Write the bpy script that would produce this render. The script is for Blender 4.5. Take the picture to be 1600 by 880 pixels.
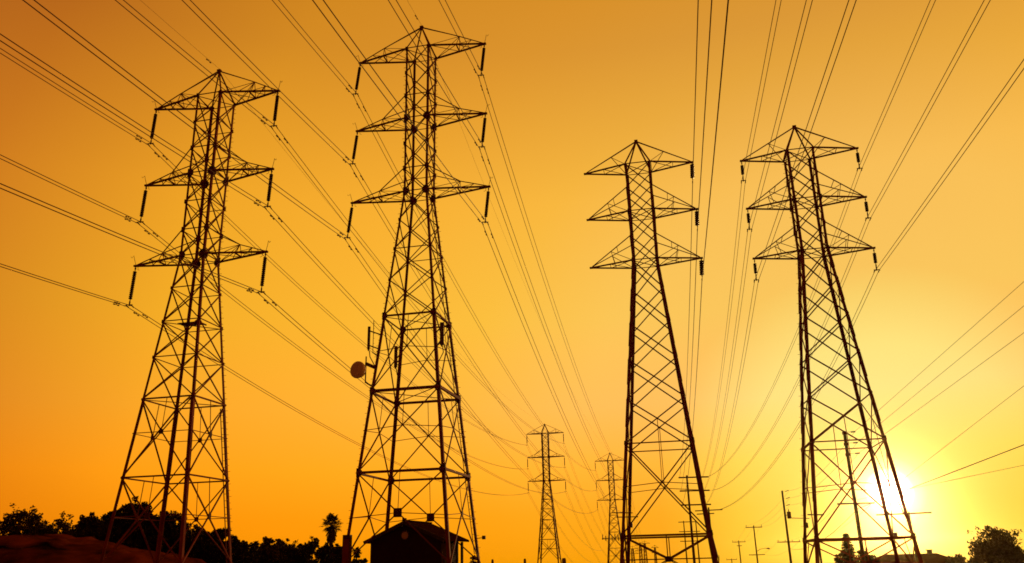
import bpy, math, random
from mathutils import Vector, Matrix, noise

# ------------------------------------------------------------------ scene, camera, sky, sun
for o in list(bpy.data.objects):
    bpy.data.objects.remove(o, do_unlink=True)
S = bpy.context.scene
COL = S.collection
rad = math.radians
EYE = 1.7
FPX, PITCH, ROLL = 1295.465, rad(18.759), rad(1.4036)      # focal length in photo pixels (1600 wide), tilt up, roll

cam_d = bpy.data.cameras.new('camera')
cam_d.sensor_width = 36.0
cam_d.lens = 36.0 * FPX / 1600.0
cam_d.clip_start = 0.1
cam_d.clip_end = 12000
cam = bpy.data.objects.new('camera', cam_d)
COL.objects.link(cam)
cam.matrix_world = Matrix.Translation((0, 0, EYE)) @ Matrix.Rotation(math.pi / 2 + PITCH, 4, 'X') @ Matrix.Rotation(-ROLL, 4, 'Z')
S.camera = cam

SUN = Vector((0.435, 1.0, 0.069)).normalized()
SUN_EL = math.asin(SUN.z)
SUN_AZ = math.atan2(SUN.x, SUN.y)

S.view_settings.view_transform = 'Standard'
S.view_settings.look = 'None'
S.view_settings.exposure = 0
S.view_settings.gamma = 1
S.cycles.filter_width = 1.7

def ramp(nt, stops, lo, hi):
    r = nt.nodes.new('ShaderNodeValToRGB')
    el = r.color_ramp.elements
    while len(el) < len(stops):
        el.new(0.5)
    for e, (t, c) in zip(el, stops):
        e.position = (t - lo) / (hi - lo)
    for e, (t, c) in zip(el, stops):
        e.color = (c[0], c[1], c[2], 1)
    return r

G_STOPS = [(0, (9, 9, 9)), (.5, (5, 5, 5)), (.8, (1.5, 1.5, 1.4)), (1.3, (.45, .5, .4)), (2.2, (.15, .25, .17)), (4, (.05, .15, .08)), (6, (.02, .13, .05)), (9, (.01, .09, .02)), (13, (0, .03, .003)), (18, (0, .01, 0)), (25, (0, 0, 0)), (180, (0, 0, 0))]
W = bpy.data.worlds.new('World')
S.world = W
W.use_nodes = True
nt = W.node_tree
nt.nodes.clear()
out = nt.nodes.new('ShaderNodeOutputWorld')
tc = nt.nodes.new('ShaderNodeTexCoord')
nrm = nt.nodes.new('ShaderNodeVectorMath'); nrm.operation = 'NORMALIZE'
nt.links.new(tc.outputs['Generated'], nrm.inputs[0])
dot = nt.nodes.new('ShaderNodeVectorMath'); dot.operation = 'DOT_PRODUCT'
dot.inputs[1].default_value = SUN
nt.links.new(nrm.outputs[0], dot.inputs[0])
acs = nt.nodes.new('ShaderNodeMath'); acs.operation = 'ARCCOSINE'; acs.use_clamp = False
nt.links.new(dot.outputs['Value'], acs.inputs[0])
nth = nt.nodes.new('ShaderNodeMath'); nth.operation = 'DIVIDE'; nth.inputs[1].default_value = math.pi
nt.links.new(acs.outputs[0], nth.inputs[0])
sep = nt.nodes.new('ShaderNodeSeparateXYZ')
nt.links.new(nrm.outputs[0], sep.inputs[0])
asn = nt.nodes.new('ShaderNodeMath'); asn.operation = 'ARCSINE'
nt.links.new(sep.outputs['Z'], asn.inputs[0])
nel = nt.nodes.new('ShaderNodeMapRange')
nel.inputs['From Min'].default_value = rad(-10); nel.inputs['From Max'].default_value = rad(90)
nt.links.new(asn.outputs[0], nel.inputs['Value'])
# dusk sky: colour falls off with the angle from the sun and with height above the horizon
T_STOPS = [(0, (0.98, 0.72, 0.1)), (9, (0.98, 0.7, 0.1)), (14, (0.9815, 0.5301, 0.0557)), (20, (0.9979, 0.5504, 0.0504)), (28, (1.0, 0.515, 0.026)), (37, (1.0, 0.465, 0.0165)), (48, (0.93, 0.408, 0.0105)), (60, (0.6616, 0.2145, 0.0068)), (78, (0.46, 0.115, 0.008)), (100, (0.3, 0.066, 0.006)), (135, (0.125, 0.024, 0.003)), (180, (0.09, 0.017, 0.002))]
E_STOPS = [(-10, (0.5629, 0.691, 0.0003)), (-1, (0.9281, 0.55, 0.01)), (0, (0.9779, 0.66, 0.02)), (3, (1.0429, 0.72, 0.24)), (6, (1.1275, 0.865, 0.72)), (10, (1.0439, 0.95, 1.95)), (16, (0.9762, 1.02, 1.9)), (24, (0.9439, 0.93, 1.95)), (34, (0.7128, 0.6318, 1.6213)), (44, (0.6499, 0.542, 1.0153)), (70, (0.4663, 0.3955, 0.4532)), (90, (0.4029, 0.3541, 0.3585))]
rt = ramp(nt, T_STOPS, 0, 180); nt.links.new(nth.outputs[0], rt.inputs['Fac'])
re_ = ramp(nt, E_STOPS, -10, 90); nt.links.new(nel.outputs[0], re_.inputs['Fac'])
mul = nt.nodes.new('ShaderNodeMix'); mul.data_type = 'RGBA'; mul.blend_type = 'MULTIPLY'; mul.clamp_result = False
mul.inputs['Factor'].default_value = 1.0
nt.links.new(rt.outputs['Color'], mul.inputs['A']); nt.links.new(re_.outputs['Color'], mul.inputs['B'])
gr = ramp(nt, G_STOPS, 0, 180); nt.links.new(nth.outputs[0], gr.inputs['Fac'])
add = nt.nodes.new('ShaderNodeMix'); add.data_type = 'RGBA'; add.blend_type = 'ADD'; add.clamp_result = False
add.inputs['Factor'].default_value = 1.0
nt.links.new(mul.outputs['Result'], add.inputs['A']); nt.links.new(gr.outputs['Color'], add.inputs['B'])
bg = nt.nodes.new('ShaderNodeBackground')
nt.links.new(add.outputs['Result'], bg.inputs['Color'])
bg.inputs['Strength'].default_value = 1.0
nt.links.new(bg.outputs[0], out.inputs['Surface'])

sun_d = bpy.data.lights.new('sun', 'SUN')
sun_d.energy = 1.5
sun_d.angle = rad(0.53)
sun_d.color = (1.0, 0.62, 0.22)
sun = bpy.data.objects.new('sun', sun_d)
COL.objects.link(sun)
sun.rotation_euler = SUN.to_track_quat('Z', 'Y').to_euler()
sun.location = SUN * 300

# ------------------------------------------------------------------ helpers
def at(u, v, Y):
    """world point seen at photo pixel (u, v) at depth Y"""
    du, dv = u - 800, 440 - v
    x = math.cos(ROLL) * du + math.sin(ROLL) * dv
    y = -math.sin(ROLL) * du + math.cos(ROLL) * dv
    d = Vector((x, FPX * math.cos(PITCH) - y * math.sin(PITCH), FPX * math.sin(PITCH) + y * math.cos(PITCH)))
    d *= Y / d.y
    return Vector((d.x, d.y, d.z + EYE))

def ground_z(x, y):
    z = -.0035 * y - .019 * max(x, -60)
    if x > 35: z -= .02 * min(x - 35, 120)
    return z

def mat(name, color, rough=.8, metal=0.0, var=.25, scale=3.0, bump=0.0, spec=.08):
    m = bpy.data.materials.new(name)
    m.use_nodes = True
    t = m.node_tree
    b = t.nodes['Principled BSDF']
    b.inputs['Roughness'].default_value = rough
    b.inputs['Metallic'].default_value = metal
    b.inputs['Specular IOR Level'].default_value = spec
    c = t.nodes.new('ShaderNodeTexCoord')
    n = t.nodes.new('ShaderNodeTexNoise')
    n.inputs['Scale'].default_value = scale
    n.inputs['Detail'].default_value = 6
    t.links.new(c.outputs['Object'], n.inputs['Vector'])
    r = t.nodes.new('ShaderNodeValToRGB')
    r.color_ramp.elements[0].position = .3
    r.color_ramp.elements[1].position = .7
    r.color_ramp.elements[0].color = tuple(x * (1 - var) for x in color) + (1,)
    r.color_ramp.elements[1].color = tuple(min(1, x * (1 + var)) for x in color) + (1,)
    t.links.new(n.outputs['Fac'], r.inputs['Fac'])
    t.links.new(r.outputs['Color'], b.inputs['Base Color'])
    if bump:
        bp = t.nodes.new('ShaderNodeBump')
        bp.inputs['Strength'].default_value = bump
        bp.inputs['Distance'].default_value = .1
        t.links.new(n.outputs['Fac'], bp.inputs['Height'])
        t.links.new(bp.outputs['Normal'], b.inputs['Normal'])
    return m

M = dict(
    steel=mat('glare_reddened_steel', (.22, .036, .02), .75, .0, .35, 1.2),  # maroon cast of the lens glare put into the base colour, not paint
    dark_steel=mat('dark_steel', (.09, .018, .011), .7, .0, .3, 2),
    insulator=mat('brown_porcelain', (.06, .025, .018), .35, 0, .2, 4),
    grey_insulator=mat('grey_polymer', (.07, .05, .045), .5, 0, .2, 4),
    wire=mat('weathered_wire', (.12, .03, .015), .6, .0, .15, 1),
    radome=mat('white_radome', (.84, .74, .66), .6, 0, .08, 2),
    panel=mat('grey_antenna_panel', (.12, .08, .07), .6, 0, .1, 2),
    wood=mat('creosoted_wood', (.07, .045, .03), .9, 0, .4, 6),
    bark=mat('bark', (.06, .04, .028), .95, 0, .4, 8),
    leaf=mat('dark_leaves', (.03, .022, .008), .8, 0, .4, .7),
    leaf_dry=mat('olive_leaves', (.05, .03, .01), .8, 0, .4, .9),
    leaf_con=mat('conifer_needles', (.03, .025, .01), .85, 0, .4, .8),
    palm=mat('palm_fronds', (.04, .03, .012), .75, 0, .3, 1.5),
    thatch=mat('dead_palm_fronds', (.08, .04, .02), .95, 0, .4, 5),
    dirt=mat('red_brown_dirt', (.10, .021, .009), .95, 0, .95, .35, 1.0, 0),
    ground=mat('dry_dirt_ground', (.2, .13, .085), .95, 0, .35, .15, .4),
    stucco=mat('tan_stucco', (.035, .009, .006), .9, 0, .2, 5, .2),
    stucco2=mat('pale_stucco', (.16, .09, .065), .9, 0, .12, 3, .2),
    roof=mat('clay_roof', (.04, .011, .007), .95, 0, .35, 4, .3, 0),
    trim=mat('dark_wood_trim', (.06, .035, .025), .85, 0, .3, 5),
    white=mat('pale_vent_metal', (.55, .42, .32), .6, 0, .1, 3),
    concrete=mat('concrete', (.27, .2, .16), .9, 0, .2, 4, .2),
    glass=mat('dark_window_glass', (.02, .02, .02), .1, 0, .1, 1),
)

class MB:
    def __init__(self):
        self.v = []; self.f = []
    def quadbox(self, c):
        i = len(self.v); self.v += c
        self.f += [(i, i+3, i+2, i+1), (i+4, i+5, i+6, i+7), (i, i+1, i+5, i+4), (i+1, i+2, i+6, i+5), (i+2, i+3, i+7, i+6), (i+3, i, i+4, i+7)]
    def box(self, c, s, rz=0):
        c = Vector(c); R = Matrix.Rotation(rz, 3, 'Z')
        x, y, z = s[0]/2, s[1]/2, s[2]/2
        self.quadbox([c + R @ Vector(q) for q in ((-x,-y,-z),(x,-y,-z),(x,y,-z),(-x,y,-z),(-x,-y,z),(x,-y,z),(x,y,z),(-x,y,z))])
    def frame(self, p, q, up=None):
        d = (q - p).normalized()
        u = up or (Vector((0, 0, 1)) if abs(d.z) < .9 else Vector((0, 1, 0)))
        a = d.cross(u)
        if a.length < 1e-6: a = d.cross(Vector((1, 0, 0)))
        a.normalize(); b = a.cross(d).normalized()
        return a, b
    def bar(self, p, q, w, h=None, up=None):
        p = Vector(p); q = Vector(q); h = h or w
        a, b = self.frame(p, q, up); a = a * w/2; b = b * h/2
        self.quadbox([p-a-b, p+a-b, p+a+b, p-a+b, q-a-b, q+a-b, q+a+b, q-a+b])
    def prof(self, p, q, pts):
        """extrude the closed outline pts (offset vectors) from p to q"""
        p = Vector(p); q = Vector(q); n = len(pts); i = len(self.v)
        self.v += [p + k for k in pts] + [q + k for k in pts]
        for k in range(n):
            j = (k + 1) % n
            self.f.append((i+k, i+j, i+n+j, i+n+k))
        self.f.append(tuple(i+k for k in reversed(range(n)))); self.f.append(tuple(i+n+k for k in range(n)))
    def ell(self, p, q, ax, ay, w, t=.02):
        """steel angle section with its two flanges along ax and ay"""
        ax = Vector(ax); ay = Vector(ay)
        self.prof(p, q, [Vector((0,0,0)), ax*w, ax*w+ay*t, ax*t+ay*t, ax*t+ay*w, ay*w])
    def brace(self, p, q, w, n, t=.015):
        """slim angle brace lying in a face with outward normal n"""
        p = Vector(p); q = Vector(q); n = Vector(n)
        d = (q-p).normalized(); s = n.cross(d).normalized()
        self.prof(p, q, [s*(-w/2), s*(w/2), s*(w/2)-n*t, s*(-w/2+t)-n*t, s*(-w/2+t)-n*w*.8, s*(-w/2)-n*w*.8])
    def tube(self, pts, r, n=6, caps=True):
        pts = [Vector(p) for p in pts]; i0 = len(self.v)
        rs = r if isinstance(r, (list, tuple)) else [r]*len(pts)
        ref = None
        for k, p in enumerate(pts):
            d = (pts[min(k+1, len(pts)-1)] - pts[max(k-1, 0)]).normalized()
            if ref is None:
                ref = Vector((0,0,1)) if abs(d.z) < .9 else Vector((1,0,0))
            a = d.cross(ref).normalized(); b = a.cross(d).normalized()
            ref = b
            for j in range(n):
                t = 2*math.pi*j/n
                self.v.append(p + (a*math.cos(t) + b*math.sin(t))*rs[k])
        for k in range(len(pts)-1):
            for j in range(n):
                a = i0+k*n+j; b = i0+k*n+(j+1) % n
                self.f.append((a, b, b+n, a+n))
        if caps:
            self.f.append(tuple(i0+j for j in reversed(range(n))))
            e = i0+(len(pts)-1)*n
            self.f.append(tuple(e+j for j in range(n)))
    def lathe(self, p, prof, n=10, axis=Vector((0,0,1))):
        """prof: (distance along axis, radius) pairs"""
        p = Vector(p); axis = Vector(axis).normalized()
        a, b = self.frame(Vector((0,0,0)), axis)
        i0 = len(self.v)
        for h, r in prof:
            for j in range(n):
                t = 2*math.pi*j/n
                self.v.append(p + axis*h + (a*math.cos(t)+b*math.sin(t))*r)
        for k in range(len(prof)-1):
            for j in range(n):
                q = i0+k*n+j; w = i0+k*n+(j+1) % n
                self.f.append((q, w, w+n, q+n))
        self.f.append(tuple(i0+j for j in reversed(range(n))))
        e = i0+(len(prof)-1)*n
        self.f.append(tuple(e+j for j in range(n)))
    def build(self, name, m, parent=None, loc=None):
        me = bpy.data.meshes.new(name)
        o = Vector(loc) if loc is not None else Vector((0,0,0))
        me.from_pydata([tuple(Vector(v)-o) for v in self.v], [], self.f)
        me.materials.append(M[m]); me.update()
        ob = bpy.data.objects.new(name, me); COL.objects.link(ob)
        if loc is not None: ob.location = o
        if parent is not None: ob.parent = parent
        return ob

def tag(o, label=None, cat=None, group=None, kind=None):
    if label: o['label'] = label
    if cat: o['category'] = cat
    if group: o['group'] = group
    if kind: o['kind'] = kind
    return o

def empty(name, loc, rz=0, label=None, cat=None, group=None):
    o = bpy.data.objects.new(name, None); COL.objects.link(o)
    o.location = loc; o.rotation_euler = (0, 0, rz); o.empty_display_size = .5
    return tag(o, label, cat, group)

def copy_tree(o, parent=None):
    c = o.copy(); COL.objects.link(c)
    if parent is not None: c.parent = parent
    for ch in list(o.children):
        copy_tree(ch, c)
    return c

V = Vector
# ------------------------------------------------------------------ ground
def grid_mesh(name, xs, ys, zf, m, smooth=True):
    mb = MB()
    for y in ys:
        for x in xs: mb.v.append(V((x, y, zf(x, y))))
    n = len(xs)
    for j in range(len(ys)-1):
        for i in range(n-1):
            a = j*n+i; mb.f.append((a, a+1, a+1+n, a+n))
    o = mb.build(name, m)
    if smooth:
        for p in o.data.polygons: p.use_smooth = True
    return o

xs = [-2500, -1500, -800, -400, -200] + [-140 + 4*i for i in range(71)] + [200, 300, 500, 900, 1600, 2500]
ys = [-300, -100, -30] + [-10 + 4*i for i in range(60)] + [260, 330, 430, 600, 900, 1400, 2200, 3000]
def gz(x, y):
    return ground_z(x, y) + .12*noise.noise(V((x*.15, y*.15, 0)))
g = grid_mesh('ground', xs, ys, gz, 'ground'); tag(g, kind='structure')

# dirt mound on the left, in front of the trees
def mound_z(x, y):
    prof = [(-80, 5.6), (-55, 5.3), (-46, 5.2), (-43, 4.9), (-38.5, 4.0), (-36, 3.75), (-34, 3.5), (-32, 2.6), (-30.5, 1.4), (-29, .3), (-26, -.8)]
    h = prof[0][1] if x < -80 else prof[-1][1]
    for (x0, h0), (x1, h1) in zip(prof, prof[1:]):
        if x0 <= x <= x1:
            h = h0 + (h1-h0)*(x-x0)/(x1-x0)
    h -= ground_z(x, y)
    t = (y - 66)/16
    k = 0 if t < 0 else (t*t*(3-2*t) if t < 1 else 1)
    if y > 88: k *= max(0, 1-(y-88)/10)
    r = noise.fractal(V((x*.22, y*.22, 1.3)), 1.0, 2.0, 5)*.55 + abs(noise.noise(V((x*.5, y*.12, 4))))*-.5*k
    return ground_z(x, y) - .3 + (h+.3)*k + r*min(1, k*1.6)*.8
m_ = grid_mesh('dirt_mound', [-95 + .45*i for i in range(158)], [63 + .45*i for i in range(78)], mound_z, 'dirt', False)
tag(m_, kind='structure')

# evening haze: the dusty air over the whole place
hm = bpy.data.materials.new('evening_haze'); hm.use_nodes = True
ht = hm.node_tree; ht.nodes.clear()
ho = ht.nodes.new('ShaderNodeOutputMaterial'); hv = ht.nodes.new('ShaderNodeVolumePrincipled')
hv.inputs['Color'].default_value = (1, .75, .4, 1); hv.inputs['Density'].default_value = .00005; hv.inputs['Anisotropy'].default_value = .97
ht.links.new(hv.outputs[0], ho.inputs['Volume'])
mb = MB(); mb.box((0, 1350, -28), (5400, 3700, 166)); hz = mb.build('haze', 'steel'); hz.data.materials.clear(); hz.data.materials.append(hm)
hz.display_type = 'WIRE'; tag(hz, kind='stuff')

# ------------------------------------------------------------------ pylons
PHI = rad(12.448)

def sgn(c): return (1 if c[1] == 'R' else -1, 1 if c[0] == 'F' else -1)
CORN = ['NL', 'NR', 'FR', 'FL']
FACES = [('NL', 'NR', V((0,-1,0))), ('NR', 'FR', V((1,0,0))), ('FR', 'FL', V((0,1,0))), ('FL', 'NL', V((-1,0,0)))]

def pylon(name, spec, loc, rz, label, group):
    root = empty(name, loc, rz, label, 'pylon', group)
    Wf = spec['W']; base = spec['base']
    def P(c, z):
        sx, sy = sgn(c); w = Wf(z); return V((sx*w, sy*w, z))
    lv = spec['levels']                     # node heights from top to base
    lw, bw = spec['leg'], spec['brace']
    top = lv[0]
    # legs
    for c in CORN:
        sx, sy = sgn(c); mb = MB()
        ks = [top] + [z for z in spec['kinks'] if z < top] + [base]
        for z0, z1 in zip(ks, ks[1:]):
            mb.ell(P(c, z1) , P(c, z0), (-sx,0,0), (0,-sy,0), lw*(1 if z0 > spec['kinks'][-1]+.1 else spec.get('low', 1.12)), .025)
        if spec.get('splice'):              # heavy outer splice plates stepping down the leg
            for z0, z1 in zip(lv, lv[1:]):
                if z0 > spec['kinks'][0]: continue
                a, b = P(c, z0-.1), P(c, z0 + (z1-z0)*.62)
                o = V((sx*.018, sy*.018, 0))
                mb.ell(b+o*2, a+o*2, (-sx,0,0), (0,-sy,0), lw*1.05, .05)
        if c in spec.get('bolts', ()):
            sb = mb
            z = base + 2.5; k = 0
            while z < top:
                p = P(c, z); d = V((sx,0,0)) if k % 2 else V((0,sy,0))
                sb.bar(p - d*.02, p + d*.17, .022)
                z += .42; k += 1
        leg = mb.build('leg', 'steel', root)
        for z, s in spec['gussets']:
            p = P(c, z); gp = MB()
            for ax, n in ((V((-sx,0,0)), V((0,sy,0))), (V((0,-sy,0)), V((sx,0,0)))):
                q = p + n*.012
                gp.prof(q, q+n*.015, [V((0,0,s*.5)) + ax*(-.06), V((0,0,s*.5))+ax*s*.3, V((0,0,s*.2))+ax*s*.6, V((0,0,-s*.2))+ax*s*.6, V((0,0,-s*.5))+ax*s*.3, V((0,0,-s*.5))+ax*(-.06)])
            gp.build('gusset_plate', 'dark_steel', leg)
        fb = MB(); pz = P(c, base)
        fb.lathe(pz + V((0,0,-.9)), [(0,.5),(1.05,.5),(1.2,.42)], 12)
        fb.build('footing', 'concrete', root)
    # face bracing
    for fi, (c0, c1, n) in enumerate(FACES):
        mb = MB(); pls = []
        for i, (z0, z1) in enumerate(zip(lv, lv[1:])):
            a0, a1, b0, b1 = P(c0, z0), P(c1, z0), P(c0, z1), P(c1, z1)
            w = bw * (1.0 if z0 > spec['kinks'][-1] + .1 else 1.12)
            o = n*.02
            last = z1 == base
            mode = spec['mode'].get(i, 'X')
            if mode == 'V':                 # lowest bay: two braces meeting at the ground line, one upright
                wt = Wf(z0); mid = (b0+b1)/2 + V((0,0,spec['vz']-z1))
                mb.brace(a0+o, mid+o, w, n); mb.brace(mid+o, a1+o, w, n)
                mb.brace((a0+a1)/2+o*2, mid+o*2, w*.8, n)
                mb.brace(P(c0, spec['vz'])+o, P(c1, spec['vz'])+o, w*.8, n)
                mb.brace(mid+o, b0+o, w*.8, n); mb.brace(mid+o, b1+o, w*.8, n)
                pl = MB(); pl.prof(mid+n*.05, mid+n*.07, octo(n, .2)); pls.append(pl)
                continue
            mb.brace(a0+o, b1+o, w, n); mb.brace(a1+o*2.5, b0+o*2.5, w, n)
            if mode in ('B', 'BH'):         # big bay: cross with a centre tie, hanger and plate
                t = Wf(z0)/(Wf(z0)+Wf(z1)); ctr = (a0+a1)/2*(1-t) + (b0+b1)/2*t
                zc = ctr.z - (.0 if mode == 'B' else .25)
                mb.brace(P(c0, zc)+o*3.5, ctr+o*3.5, bw*.6, n); mb.brace(ctr+o*3.5, P(c1, zc)+o*3.5, bw*.6, n)
                mb.brace((a0+a1)/2+o*3.5, ctr+o*3.5, bw*.55, n)
                if mode == 'B' and spec.get('redundants', False):
                    for (tp, bt, cc) in ((a0, b0, c0), (a1, b1, c1)):
                        q = tp*.5 + ctr*.5
                        mb.brace(q+o*3.5, P(cc, zc)+o*3.5, bw*.45, n)
                if spec['plate'] and (i == len(lv)-2 or spec.get('dense')):
                    pl = MB(); k = spec['plate']*(1 if abs(n.y) > .5 or spec.get('dense') else .45)
                    pl.prof(ctr+n*.075, ctr+n*.095, octo(n, k)); pls.append(pl)
            if mode == 'T3':                # upper bay of the heavy pylons: small hanger frames at the lower tie
                t = Wf(z0)/(Wf(z0)+Wf(z1)); ctr = (a0+a1)/2*(1-t) + (b0+b1)/2*t
                mb.brace(ctr+o*3.5, (b0+b1)/2+o*3.5, bw*.6, n)
        for z in spec['ties']:
            mb.brace(P(c0, z)+n*.085, P(c1, z)+n*.085, spec['tiew'].get(z, bw*.8), n)
        fb = mb.build('face_bracing', 'steel', root)
        for pl in pls: pl.build('gusset_plate', 'dark_steel', fb)
    # plan bracing
    for z in spec['plan']:
        mb = MB()
        mb.bar(P('NL', z)+V((0,0,-.05)), P('FR', z)+V((0,0,-.05)), bw*.6); mb.bar(P('NR', z)+V((0,0,.05)), P('FL', z)+V((0,0,.05)), bw*.6)
        mb.build('plan_bracing', 'steel', root)
    # peak
    apex = V((0,0,spec['apex'])); mb = MB()
    for c in CORN: mb.bar(P(c, top), apex, bw*1.15)
    mb.box(apex + V((0,0,.05)), (.3,.26,.14))
    mb.build('peak_frame', 'steel', root)
    # cross arms
    for (h, hup, a) in spec['arms']:
        for s, (n_, f_) in ((-1, ('NL', 'FL')), (1, ('NR', 'FR'))):
            mb = MB(); tip = V((s*a, 0, h))
            N, F = P(n_, h), P(f_, h)
            cw = spec['chord']
            mb.bar(N, tip+V((0,-.05,0)), cw, cw*.9); mb.bar(F, tip+V((0,.05,0)), cw, cw*.9)
            mb.box(tip + V((s*.06,0,0)), (.36,.2,.13))
            mid = lambda p, q, t: p*(1-t)+q*t
            tops = [apex, apex] if hup is None else [P(n_, hup), P(f_, hup)]
            t_ = bw*.5
            if spec['type'] == 1:
                k = .55
                root_c = (tops[0]+tops[1])/2
                if hup is None:
                    K = mid(V((0,0,spec['apex'])), tip, .62) + V((0,0,.12))
                    mb.bar(apex + V((0,-.06,0)), K, bw*.75); mb.bar(apex + V((0,.06,0)), K, bw*.5)
                else:
                    K = mid(root_c, tip, .52) + V((0,0,-.2))
                    mb.bar(tops[0], K, bw*.75); mb.bar(tops[1], K, bw*.75)
                mb.bar(K, tip+V((0,0,.08)), bw*.75)
                for base_p in (N, F):
                    q = mid(base_p, tip, .5); q2 = mid(base_p, tip, .3)
                    mb.bar(K, q, t_); mb.bar(K, base_p+V((0,0,.0)), t_*.8); mb.bar(q, mid(K, tip, .5), t_*.8)
                    if spec.get('dense'):
                        mb.bar(q2, K, t_); mb.bar(mid(base_p, tip, .72), mid(K, tip, .45), t_)
                # cross members between the two bottom chords
                for t0, t1, w in ((.5,.5,bw*1.1), (.0,.5,t_), (.5,.0,t_), (.5,.75,t_)):
                    mb.bar(mid(N,tip,t0), mid(F,tip,t1), w)
            else:
                for tp, base_p in ((tops[0]+V((0,-.05,0)), N), (tops[1]+V((0,.05,0)), F)):
                    mb.bar(tp, tip+V((0,0,.1)), bw*.75)
                    q = mid(tp, tip, .5); mb.bar(q, mid(base_p, tip, .0)+V((0,0,.02)), t_)
                    mb.bar(q, mid(base_p, tip, .42), t_) if hup else None
                for t0, t1, w in ((.55,.55,t_), (.0,.55,t_), (.55,.0,t_)):
                    mb.bar(mid(N,tip,t0), mid(F,tip,t1), w)
                if hup:
                    mb.bar(mid(tops[0],tip,.35), mid(tops[1],tip,.35), t_)
            arm = mb.build('cross_arm', 'steel', root)
            if spec.get('horns'):
                hb = MB()
                pts = [tip + V((s*.1,0,.05)), tip+V((s*.22,-.05,.45)), tip+V((s*.3,-.1,.8)), tip+V((s*.42,-.14,.62)), tip+V((s*.5,-.16,.72))]
                hb.tube(pts, .018, 5)
                hb.tube([tip+V((-s*.1,0,-.05)), tip+V((-s*.16,-.05,-.35)), tip+V((-s*.3,-.08,-.4))], .016, 5)
                hb.build('arcing_horn', 'dark_steel', arm)
    # climbing ladder beside one leg
    if spec.get('ladder'):
        c, zb, zt = spec['ladder']; sx, sy = sgn(c); mb = MB()
        off = V((-sx*.34, -sy*.1, 0))
        n = 14
        for k in range(n):
            za = zb+(zt-zb)*k/n; zc = zb+(zt-zb)*(k+1)/n
            for o in (V((0,0,0)), off):
                pass
            mb.bar(P(c, za)+off, P(c, zc)+off, .05)
        z = zb
        while z < zt:
            mb.bar(P(c, z), P(c, z)+off, .03); z += .45
        mb.build('ladder', 'steel', root)
    return root, P

def octo(n, s):
    n = V(n); a = V((0,0,1)); b = a.cross(n).normalized()
    return [b*x*s + a*y*s for x, y in ((-.85,-1),(.85,-1),(1,-.85),(1,.85),(.85,1),(-.85,1),(-1,.85),(-1,-.85))]

def wfun(w0, h3, slope):
    return lambda z: w0 + (.012 if z > h3 else 0)*min(3, z-h3) if z > h3 else w0 + slope*(h3-z)

# heights are above each pylon's own origin (eye level = EYE)
UP = [41.66, 39.3, 37.1, 34.97, 32.65, 30.4, 28.35, 25.85, 23.3, 20.7, 17.75]
def sh(L, d): return [z+d for z in L]
def spec_slim(d, extra, base, W, arms, **kw):
    lv = sh(UP, d) + extra + [base + 1.85]
    s = dict(type=1, W=W, base=base, levels=lv, leg=.165, brace=.08, chord=.125, low=1.35, apex=44.3+d, kinks=[28.35+d, 17.75+d],
             arms=[(41.66+d, None, arms[0]), (34.97+d, 37.1+d, arms[1]), (28.35+d, 30.4+d, arms[2])],
             ties=sh([41.66, 37.1, 34.97, 30.4, 28.35], d), plan=sh([41.66, 34.97, 28.35], d),
             mode={}, plate=.3, tiew={}, gussets=[(z+d, s_) for z, s_ in ((41.66,.36),(34.97,.72),(37.1,.38),(28.35,.72),(30.4,.42),(39.3,.3),(32.65,.32),(25.85,.22),(23.3,.26),(20.7,.22))], horns=True)
    s.update(kw); return s

PYL = {}
# pylon A: the left one, on shorter legs
T1 = V((-22.901, 56.978, 0)); Z1 = -6.661 + EYE
T1.z = ground_z(T1.x, T1.y)
d1 = Z1 - T1.z
W1 = wfun(.985, 28.35+d1, .0905)
s1 = spec_slim(d1, sh([12.53], d1), .0, W1, (5.2, 5.2, 5.22), dense=True, plate=.16)
s1['ties'] = s1['ties'] + sh([39.3, 32.65, 25.85, 23.3, 20.7, 17.75, 12.53], d1)
s1['plan'] = s1['plan'] + sh([23.3, 17.75], d1)
s1['mode'] = {10: 'B', 11: 'B'}
s1['tiew'] = {17.75+d1: .1, 12.53+d1: .1}
s1['ladder'] = ('FR', 1.5, 17.5+d1)
s1['bolts'] = ('FR',)
r1, P1f = pylon('lattice_pylon', s1, T1, -PHI, 'leftmost of the big steel lattice pylons, rising from dark trees and a dirt mound', 'large steel lattice pylons')
# small grating platform inside the left pylon
pb = MB(); zp = 23.1+d1; w = W1(zp)
for k in range(7): pb.bar((-w*.2, -w+.1+k*.14, zp), (w*.98, -w+.1+k*.14, zp), .05, .03)
for x in (-.1, .4, .95): pb.bar((w*x, -w+.05, zp-.05), (w*x, -w+1.0, zp-.05), .06)
pb.build('platform', 'dark_steel', r1)

# pylon B: the tallest
T2 = V((-7.309, 61.154, 0)); T2.z = ground_z(T2.x, T2.y); d2 = EYE - T2.z
W2 = wfun(.985, 28.35+d2, .0985)
s2 = spec_slim(d2, sh([12.0, 6.19], d2), .0, W2, (5.5, 5.5, 5.68), plate=.3)
s2['ties'] = s2['ties'] + sh([23.3, 17.75, 12.0, 6.19], d2)
s2['tiew'] = {12.0+d2: .2, 6.19+d2: .17, 17.75+d2: .13}
s2['plan'] = s2['plan'] + sh([17.75, 12.0], d2)
s2['mode'] = {10: 'BH', 11: 'BH', 12: 'BH'}
s2['gussets'] = s2['gussets'] + [(17.75+d2, .58), (12.0+d2, .6), (6.19+d2, .62)]
s2['bolts'] = ('FR', 'NL')
s2['ladder'] = ('FR', 2.5, 28.0+d2)
s2['splice'] = False
r2, P2f = pylon('lattice_pylon', s2, T2, -PHI, 'tallest steel lattice pylon, carrying a round dish antenna, a small hut between its feet', 'large steel lattice pylons')

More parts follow.
